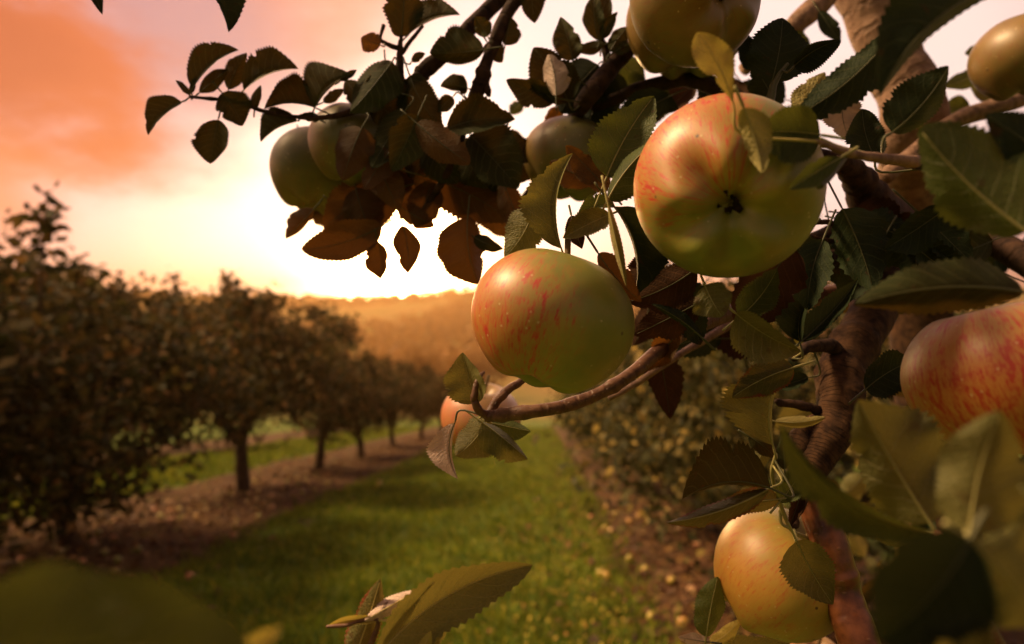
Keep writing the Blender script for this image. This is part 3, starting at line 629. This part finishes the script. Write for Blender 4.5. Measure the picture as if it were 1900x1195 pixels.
# ------------------------------------------------------------------ the leaves
def leaf(bx, by, tx, ty, w1, w2, z, mat='dark', bend=0.0, dz=None, fold=None, obov=False, seed=None, rows=42, pet='d', arch=None, detail=True, petlen=None, blunt=0.0, attach=True):
    """one leaf: stalk end and tip in the picture, half widths on either side (px), depth z"""
    rg = np.random.default_rng(int(bx * 7 + by * 13 + tx * 3 + ty) % 99991 if seed is None else seed)
    d = np.array([tx - bx, ty - by], float); L = np.linalg.norm(d); d /= L; n = np.array([d[1], -d[0]])
    Lm = L * z / FPX
    if dz is None: dz = rg.uniform(-.22, .22) * Lm
    if arch is None: arch = rg.uniform(-.10, .10) * Lm
    if fold is None: fold = 1 if rg.random() < .6 else -1
    if bend == 0 and min(w1, w2) < .25 * max(w1, w2): bend = (.13 if w1 > w2 else -.13) * L
    elif bend == 0: bend = rg.uniform(-.07, .07) * L
    w1, w2 = w1 * 1.08, w2 * 1.08
    H = max(w1, w2, .20 * L) / math.cos(.22)
    t = np.linspace(0, 1, rows); tt = t
    pe, ex = rg.uniform(.68, .92), rg.uniform(.58, .76)
    prof = np.sin(np.pi * t ** 1.75) ** .75 if obov else np.sin(np.pi * t ** pe) ** ex
    prof = prof * (1 - (1 - blunt) * .16 * np.clip((t - .72) / .28, 0, 1)) if not obov else prof
    ss = np.array([-1, -.72, -.42, -.16, 0, .16, .42, .72, 1])
    T, S = np.meshgrid(t, ss, indexing='ij')
    Pf = prof[:, None] * np.ones_like(S)
    tooth = np.where(np.arange(rows) % 2 == 0, .065, -.055)[:, None] * (np.abs(S) > .99) * ((T > .1) & (T < .96))
    f1, f2, p1, p2 = rg.uniform(4, 9), rg.uniform(10, 20), rg.uniform(0, 6), rg.uniform(0, 6)
    lobe = 1 + (.085 * np.sin(T * f1 + p1 + S * 1.9) + .04 * np.sin(T * f2 + p2 + S * 3)) * np.abs(S)
    for _k in range(int(rg.integers(0, 3))):
        nt_, ns_ = rg.uniform(.25, .85), (1 if rg.random() < .5 else -1)
        lobe = lobe * (1 - rg.uniform(.1, .28) * np.exp(-((T - nt_) / rg.uniform(.018, .05)) ** 2) * (S * ns_ > .7))
    Pf = Pf * lobe * (1 + tooth)
    a1 = math.acos(max(-.25, min(1, w1 / H))); a2 = math.acos(max(-.25, min(1, w2 / H)))
    A = np.where(S > 0, a1, a2)
    lat = S * np.cos(A) * H * Pf
    ph, fr = rg.uniform(0, 6), rg.uniform(1.5, 3.2)
    dep = fold * np.abs(S) ** 1.45 * np.sin(A) * H * Pf * z / FPX + .10 * H * z / FPX * np.sin(T * fr * 6.28 + ph + S * 1.3) * np.abs(S) ** 1.6 * Pf + rg.uniform(-.30, .12) * H * z / FPX * np.abs(S) ** 4 * Pf
    sb = bend * 4 * t * (1 - t)
    X = bx + d[0] * L * T + n[0] * (sb[:, None] + lat); Y = by + d[1] * L * T + n[1] * (sb[:, None] + lat)
    Zs = z + dz * t + arch * 4 * t * (1 - t)
    Z = np.maximum(Zs[:, None] + dep, .05)
    V = PN(X, Y, Z).reshape(-1, 3); nv = len(ss); F = grid_faces(rows, nv); uv = np.stack([T.ravel(), (S.ravel() + 1) / 2], 1)
    mi = np.zeros(len(F) * 2, int); F = tri(F); mi = np.zeros(len(F), int)
    # midrib and stalk
    spx = bx + d[0] * L * t + n[0] * sb; spy = by + d[1] * L * t + n[1] * sb
    mid = PN(spx, spy, Zs)[::3]; mr = np.linspace(1, .25, len(mid)) * min(.00050, .008 * Lm + .00015)
    b = mid[0]; dirb = mid[0] - mid[1]; dirb /= np.linalg.norm(dirb)
    pl = petlen if petlen is not None else min(.35 * Lm, .022)
    dd = np.linalg.norm(SAMP[:, :3] - b, axis=1); k = int(np.argmin(dd))
    end = SAMP[k, :3] if (attach and dd[k] < .032 and (SAMP[k, :3] - b) @ dirb > .25 * dd[k]) else b + dirb * pl
    ctl = b + dirb * min(pl, .4 * np.linalg.norm(end - b))
    st = spline([end, ctl, b], 9)
    path = np.vstack([st[:-1], mid]); rad = np.concatenate([np.full(8, max(mr[0], .0006)), mr])
    tv, tf, tuv = tube(path, rad, 5, 0, True)
    F2 = tri(tf) + len(V); V = np.vstack([V, tv]); uv = np.vstack([uv, np.full((len(tv), 2), .5)])
    F = np.vstack([F, F2]); mi = np.concatenate([mi, np.ones(len(F2), int)])
    return mesh('leaf', V, F, [LM[mat], M_PET[pet]], fg, uv=uv, midx=mi)

S = .42   # --- the left sprig, silhouetted
for a in [
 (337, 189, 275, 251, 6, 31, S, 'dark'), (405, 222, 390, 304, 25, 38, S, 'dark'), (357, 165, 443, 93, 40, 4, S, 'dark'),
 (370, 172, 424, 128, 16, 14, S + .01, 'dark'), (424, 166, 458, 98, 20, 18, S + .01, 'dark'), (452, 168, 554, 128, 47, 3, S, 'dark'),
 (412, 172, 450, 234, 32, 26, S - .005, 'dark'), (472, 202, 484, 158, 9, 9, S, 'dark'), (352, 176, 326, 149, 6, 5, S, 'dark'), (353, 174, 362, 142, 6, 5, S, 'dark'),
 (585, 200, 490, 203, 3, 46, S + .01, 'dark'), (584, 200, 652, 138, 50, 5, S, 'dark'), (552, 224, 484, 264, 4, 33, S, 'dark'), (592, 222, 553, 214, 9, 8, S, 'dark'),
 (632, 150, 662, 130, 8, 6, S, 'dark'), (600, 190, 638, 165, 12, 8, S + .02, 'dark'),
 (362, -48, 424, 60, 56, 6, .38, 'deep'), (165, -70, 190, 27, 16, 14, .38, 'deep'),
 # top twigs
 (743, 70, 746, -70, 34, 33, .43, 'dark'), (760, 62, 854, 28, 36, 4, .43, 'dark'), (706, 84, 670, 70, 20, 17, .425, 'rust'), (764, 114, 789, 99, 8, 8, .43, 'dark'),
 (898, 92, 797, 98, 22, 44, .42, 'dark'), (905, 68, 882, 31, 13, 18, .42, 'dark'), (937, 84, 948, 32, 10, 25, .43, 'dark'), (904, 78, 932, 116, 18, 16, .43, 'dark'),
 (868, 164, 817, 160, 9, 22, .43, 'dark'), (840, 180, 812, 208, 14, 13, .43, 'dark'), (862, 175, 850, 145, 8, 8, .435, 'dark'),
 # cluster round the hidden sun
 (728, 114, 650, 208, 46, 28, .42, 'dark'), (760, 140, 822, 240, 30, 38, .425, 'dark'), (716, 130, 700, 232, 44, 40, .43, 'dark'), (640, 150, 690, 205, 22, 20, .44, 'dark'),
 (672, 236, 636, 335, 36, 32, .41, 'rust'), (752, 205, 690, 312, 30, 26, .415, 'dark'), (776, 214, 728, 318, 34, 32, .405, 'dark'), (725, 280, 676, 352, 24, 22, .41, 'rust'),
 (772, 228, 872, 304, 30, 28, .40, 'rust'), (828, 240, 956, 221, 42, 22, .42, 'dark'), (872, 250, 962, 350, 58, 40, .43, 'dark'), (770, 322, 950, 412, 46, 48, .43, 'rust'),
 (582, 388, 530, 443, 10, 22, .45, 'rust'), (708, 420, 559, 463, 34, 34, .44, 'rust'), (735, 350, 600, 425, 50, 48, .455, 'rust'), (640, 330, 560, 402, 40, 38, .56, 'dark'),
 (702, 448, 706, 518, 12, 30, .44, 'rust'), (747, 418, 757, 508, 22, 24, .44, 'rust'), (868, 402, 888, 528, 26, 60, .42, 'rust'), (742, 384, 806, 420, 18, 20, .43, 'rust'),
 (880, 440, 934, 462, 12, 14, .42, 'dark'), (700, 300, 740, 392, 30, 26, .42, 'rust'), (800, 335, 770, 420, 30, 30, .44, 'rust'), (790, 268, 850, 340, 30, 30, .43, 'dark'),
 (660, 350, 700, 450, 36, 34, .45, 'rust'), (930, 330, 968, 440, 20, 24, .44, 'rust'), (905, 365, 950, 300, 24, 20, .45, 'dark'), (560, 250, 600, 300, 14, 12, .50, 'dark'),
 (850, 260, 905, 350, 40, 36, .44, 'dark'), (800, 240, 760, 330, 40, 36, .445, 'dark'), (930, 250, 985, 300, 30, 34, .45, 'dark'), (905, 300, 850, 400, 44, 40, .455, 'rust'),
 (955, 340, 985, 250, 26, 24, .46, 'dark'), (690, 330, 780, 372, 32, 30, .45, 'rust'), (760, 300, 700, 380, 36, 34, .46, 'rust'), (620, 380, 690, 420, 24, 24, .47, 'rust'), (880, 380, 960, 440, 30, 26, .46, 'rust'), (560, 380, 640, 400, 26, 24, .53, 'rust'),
 # centre
 (990, 388, 936, 478, 36, 32, .345, 'olive'), (1042, 462, 1063, 284, 54, 4, .300, 'olive'), (1128, 352, 1050, 270, 24, 22, .345, 'rust'), (1100, 340, 1020, 300, 26, 20, .36, 'rust'),
 (1126, 328, 1214, 178, 52, 44, .315, 'green'), (1128, 370, 1226, 256, 14, 38, .298, 'green'), (1142, 384, 1072, 402, 4, 24, .33, 'green'), (1132, 398, 1044, 442, 20, 26, .292, 'olive'),
 (1140, 384, 1178, 548, 62, 4, .285, 'deep'), (1128, 378, 1162, 532, 10, 7, .262, 'pale'), (1060, 400, 1080, 462, 16, 16, .31, 'brown'),
 (1292, 498, 1165, 560, 42, 36, .30, 'brown'), (1300, 560, 1176, 622, 34, 34, .312, 'brown'), (1208, 470, 1190, 545, 34, 30, .31, 'brown'), (1230, 500, 1300, 640, 40, 40, .33, 'deep'),
 (1308, 530, 1340, 588, 38, 34, .262, 'olive'), (1302, 626, 1208, 564, 6, 13, .28, 'deep'), (1372, 588, 1442, 498, 32, 30, .288, 'green'), (1366, 582, 1487, 652, 20, 58, .268, 'olive'),
 (1260, 610, 1190, 690, 20, 24, .34, 'rust'), (1110, 470, 1190, 560, 26, 18, .29, 'rust'),
 # top centre
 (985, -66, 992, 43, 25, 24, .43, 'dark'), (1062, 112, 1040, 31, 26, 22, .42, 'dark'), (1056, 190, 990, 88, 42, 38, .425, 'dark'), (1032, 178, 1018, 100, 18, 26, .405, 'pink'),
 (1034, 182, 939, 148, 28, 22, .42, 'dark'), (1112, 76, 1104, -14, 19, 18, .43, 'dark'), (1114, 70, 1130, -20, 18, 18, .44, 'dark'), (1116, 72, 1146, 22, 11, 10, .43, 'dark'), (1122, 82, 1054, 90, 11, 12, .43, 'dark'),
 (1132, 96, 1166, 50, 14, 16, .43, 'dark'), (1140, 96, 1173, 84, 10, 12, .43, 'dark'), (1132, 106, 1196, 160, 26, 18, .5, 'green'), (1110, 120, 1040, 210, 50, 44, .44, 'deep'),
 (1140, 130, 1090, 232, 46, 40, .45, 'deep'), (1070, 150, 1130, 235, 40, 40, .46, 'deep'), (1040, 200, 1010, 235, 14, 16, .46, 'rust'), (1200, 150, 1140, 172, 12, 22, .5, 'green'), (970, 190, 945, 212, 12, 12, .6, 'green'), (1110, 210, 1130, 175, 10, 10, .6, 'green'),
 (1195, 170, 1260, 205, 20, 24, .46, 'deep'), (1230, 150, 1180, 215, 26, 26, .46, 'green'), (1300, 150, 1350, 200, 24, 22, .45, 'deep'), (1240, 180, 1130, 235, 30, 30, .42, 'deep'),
 # upper right
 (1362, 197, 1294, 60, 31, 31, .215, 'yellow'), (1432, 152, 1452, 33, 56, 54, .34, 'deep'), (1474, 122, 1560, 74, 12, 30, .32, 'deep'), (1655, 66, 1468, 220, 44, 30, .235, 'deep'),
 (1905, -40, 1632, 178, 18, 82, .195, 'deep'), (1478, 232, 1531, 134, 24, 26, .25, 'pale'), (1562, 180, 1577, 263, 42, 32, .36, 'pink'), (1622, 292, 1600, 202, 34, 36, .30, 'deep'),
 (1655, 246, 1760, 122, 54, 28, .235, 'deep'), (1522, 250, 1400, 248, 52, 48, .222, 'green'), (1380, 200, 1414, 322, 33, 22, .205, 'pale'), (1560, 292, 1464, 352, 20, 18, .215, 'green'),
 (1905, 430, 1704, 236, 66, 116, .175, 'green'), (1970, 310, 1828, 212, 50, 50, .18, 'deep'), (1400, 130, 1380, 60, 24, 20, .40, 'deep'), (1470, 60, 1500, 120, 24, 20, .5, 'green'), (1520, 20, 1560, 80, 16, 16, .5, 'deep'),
 (1830, 90, 1790, 100, 12, 14, .62, 'green'), (1820, 130, 1750, 160, 16, 16, .62, 'green'), (1800, 200, 1752, 200, 18, 20, .64, 'green'), (1850, 190, 1800, 160, 16, 16, .62, 'olive'), (1440, 190, 1400, 120, 30, 30, .38, 'deep'), (1360, 180, 1420, 230, 20, 20, .36, 'brown'),
 # centre right
 (1484, 634, 1512, 538, 46, 10, .335, 'deep'), (1486, 634, 1592, 518, 28, 16, .335, 'deep'), (1900, 542, 1584, 566, 42, 50, .195, 'dark'), (1606, 722, 1716, 662, 32, 38, .30, 'deep'), (1438, 782, 1532, 774, 11, 10, .335, 'pale'),
 (1484, 640, 1470, 590, 10, 12, .34, 'olive'), (1500, 700, 1440, 720, 12, 18, .37, 'deep'),
 (1434, 826, 1462, 676, 80, 6, .295, 'olive'), (1472, 682, 1358, 738, 28, 32, .287, 'redge'), (1456, 872, 1450, 810, 13, 11, .31, 'dark'), (1430, 906, 1266, 926, 6, 80, .287, 'dark'), (1428, 906, 1236, 970, 24, 16, .295, 'redge'),
 (1446, 926, 1326, 938, 20, 24, .31, 'redge'), (1446, 932, 1492, 868, 24, 22, .31, 'green'), (1490, 884, 1464, 978, 13, 15, .318, 'brown'), (1478, 1004, 1546, 1122, 38, 46, .300, 'olive'), (1310, 1182, 1332, 1070, 30, 22, .36, 'green'),
 (1318, 1192, 1258, 1182, 10, 12, .36, 'pink'), (1318, 1196, 1374, 1150, 14, 14, .37, 'yellow'), (1420, 830, 1400, 880, 16, 14, .33, 'olive'), (1390, 810, 1440, 850, 14, 14, .32, 'dark'), (1340, 1200, 1470, 1190, 24, 24, .37, 'olive'),
 # foreground, out of focus
 (1732, 988, 1450, 788, 52, 10, .180, 'green'), (1728, 972, 1592, 742, 66, 100, .185, 'olive'), (1800, 992, 1856, 762, 78, 88, .135, 'olive'), (1800, 1000, 1630, 1190, 110, 104, .112, 'deep'), (1806, 1010, 1925, 1160, 96, 92, .115, 'olive'),
 (1760, 1250, 1800, 1080, 60, 70, .15, 'olive'), (1880, 1010, 1960, 880, 60, 60, .14, 'olive'), (1600, 960, 1700, 1010, 20, 20, .28, 'olive'), (1560, 930, 1640, 960, 18, 24, .36, 'olive'),
 # round the small pink apple
 (886, 748, 858, 654, 46, 22, .325, 'olive'), (906, 778, 846, 846, 40, 30, .34, 'olive'), (895, 784, 979, 852, 10, 40, .33, 'olive'), (912, 785, 985, 800, 14, 26, .345, 'green'),
]:
    leaf(*a, pet='p' if a[7] in ('olive', 'pale', 'redge', 'green') else ('y' if a[7] == 'yellow' else 'd'), obov=(a[0] == 1362))
leaf(844, 784, 850, 889, 5, 36, .33, 'pink', fold=1, dz=-.004, arch=0.0)
# bottom sprig and the blurred leaf at lower left
leaf(690, 1232, 988, 1048, 40, 58, .245, 'olive', bend=34, pet='y', fold=-1, dz=.01)
leaf(652, 1236, 706, 1074, 28, 26, .25, 'redge', pet='y'); leaf(772, 1098, 676, 1152, 15, 14, .248, 'pink', pet='y')
leaf(700, 1150, 604, 1164, 9, 8, .25, 'yellow', pet='y'); leaf(780, 1250, 838, 1130, 22, 18, .255, 'olive'); leaf(760, 1240, 800, 1170, 14, 14, .24, 'yellow', pet='y')
leaf(-120, 1215, 470, 1215, 150, 100, .09, 'green', dz=.004, arch=0.0, blunt=1.0, attach=False, bend=10)
leaf(425, 1240, 522, 1162, 22, 20, .11, 'yellow', pet='y', attach=False)
# unseen leaves added above the upper left to shade the sprig and cluster
def project(p):
    q = np.array(p) - fC; z = q @ fF; return CX + (q @ fR) / z * FPX, CY - (q @ fU) / z * FPX, z
ro = random.Random(31)
for k in range(44):
    p = np.array([ro.uniform(-.57, -.27), ro.uniform(.43, .59), 1.85 + ro.gauss(0, .03)])
    bx, by, z = project(p); a = ro.uniform(0, 6.28); L = ro.uniform(.07, .095) * FPX / z
    ex, ey = bx + math.cos(a) * L, by + math.sin(a) * L
    if ey > -30 or by > -30: continue
    leaf(bx, by, ex, ey, L * .33, L * .30, z, 'dark', rows=24, seed=k, dz=ro.uniform(-.05, .05))
# leaves deeper in the same tree
def filler(n, x0, x1, y0, y1, z0, z1, mats, seed):
    r = random.Random(seed)
    for _ in range(n):
        x, y, z = r.uniform(x0, x1), r.uniform(y0, y1), r.uniform(z0, z1); a = r.uniform(0, 6.28); L = r.uniform(.035, .06) * FPX / z
        leaf(x, y, x + math.cos(a) * L, y + abs(math.sin(a)) * L * .9, L * r.uniform(.18, .34), L * r.uniform(.15, .34), z, r.choice(mats), rows=24, seed=r.randrange(9999), attach=False, petlen=.02)
filler(15, 1460, 1930, 380, 540, .42, .75, ['deep', 'dark', 'deep', 'green'], 1)
filler(20, 1380, 1930, 560, 1000, .55, 1.1, ['deep', 'green', 'olive', 'dark', 'pale'], 2)
filler(10, 1560, 1930, 900, 1230, .5, .9, ['deep', 'dark', 'brown'], 3)
filler(10, 1240, 1500, 130, 190, .5, .6, ['deep', 'dark', 'brown'], 4)
filler(12, 1470, 1760, 385, 480, .31, .40, ['deep', 'brown', 'deep'], 6)
filler(10, 1190, 1420, 520, 640, .42, .6, ['deep', 'brown', 'green'], 5)

# ------------------------------------------------------------------ small fruit in the distance and on the ground
def simple_apple_mesh(mat, seed):
    V, F, B, L = apple_geo(.036, seed, 12, 14, (1, .2, .4)); return raw2(V, F, mat, B, L)
def raw2(V, F, mat, B, L):
    o = mesh('apple', V, F, mat, attr={'blush': B, 'lat': L}); me = o.data; bpy.data.objects.remove(o); return me
AM = [simple_apple_mesh(m, i) for i, m in enumerate((A_GOLD, A_GREEN, A_PINK, A_RED))]
r = random.Random(5)
def small(me, loc, label, group, name='apple'):
    o = bpy.data.objects.new(name, me); COL.objects.link(o); o.location = loc; o.rotation_euler = (r.uniform(-1.5, 1.5), r.uniform(-1.5, 1.5), r.uniform(0, 6)); tagp(o, label, 'apple', group)
def hang(n, u, y, rad, zlo, zhi, label, group, mi):
    for _ in range(n):
        a = r.uniform(-2.8, -.3) ; rr = rad * r.uniform(.85, 1.08); x = rowx(u, y) + math.cos(a) * rr; yy = y + math.sin(a) * rr
        small(AM[r.choice(mi)], (x, yy, float(gz(x, yy)) + r.uniform(zlo, zhi)), label, group)
hang(16, LU, 3.7, 1.25, .6, 2.0, 'pale apple hanging in the nearest tree of the left row', 'apples in the nearest left tree', (1, 2))
hang(18, LU, 5.9, 1.2, .5, 2.0, 'pale apple hanging in the bushy second tree of the left row', 'apples in the second left tree', (1, 2))
hang(12, LU, 9.4, 1.25, 1.1, 2.4, 'small apple hanging in the tree with the thick bare trunk', 'apples in the thick-trunked left tree', (1, 2))
hang(16, RU, 6.6, 1.2, .5, 1.9, 'small pale apple in the bushy tree beside the lane', 'apples in the bushy right tree', (0, 1))
hang(8, RU, 3.9, 1.15, .5, 1.8, 'small apple in the bush behind the near branches', 'apples in the nearest right tree', (0, 1))
CN = ['golden', 'green', 'pink', 'red']
def under(y): return 'the bushy second tree of the left row' if y < 7.4 else ('the thick bare trunk' if y < 10.9 else 'the second bare trunk')
for _ in range(60):
    y = 4.3 * (12.5 / 4.3) ** r.random(); x = rowx(-3.85 + r.gauss(0, .5), y); k = r.choice((0, 2, 3, 1))
    side = 'by the grass edge' if x - ROWDIR * y > -3.7 else 'deep in the leaf litter'
    lab = f'{CN[k]} fallen apple {side} below {under(y)}'.replace(' of the left row', '').replace('deep in the leaf litter', 'in leaf litter')
    small(AM[k], (x, y, float(gz(x, y)) + .03), lab, lab + ', lying loose', 'fallen_apple')
for _ in range(30):
    y = r.uniform(2.6, 8); x = rowx(1.05 + r.gauss(0, .4), y); k = r.choice((0, 0, 2))
    lab = f'{CN[k]} fallen apple ' + ('on brown soil near the golden apple on the branch' if y < 4.5 else 'on brown soil under the bushy tree beside the lane')
    small(AM[k], (x, y, float(gz(x, y)) + .03), lab, lab + ', lying loose', 'fallen_apple')

# ------------------------------------------------------------------ haze
hb = np.array([[x, y, z] for x in (-930, 930) for y in (-70, 960) for z in (-22, 40)], float)
hf = np.array([[0, 1, 3, 2], [4, 6, 7, 5], [0, 4, 5, 1], [2, 3, 7, 6], [0, 2, 6, 4], [1, 5, 7, 3]])
mh = bpy.data.materials.new('haze_air'); mh.use_nodes = True; n = mh.node_tree; n.nodes.clear()
pv = nd(n, 'ShaderNodeVolumePrincipled'); pv.inputs['Color'].default_value = (1.0, .61, .28, 1); pv.inputs['Density'].default_value = .0012; pv.inputs['Anisotropy'].default_value = .70
mo = nd(n, 'ShaderNodeOutputMaterial'); n.links.new(pv.outputs[0], mo.inputs['Volume'])
hz = mesh('haze', hb, hf, mh, smooth=False); hz['kind'] = 'stuff'; hz['label'] = 'warm sunset haze filling the valley air'; hz['category'] = 'haze'
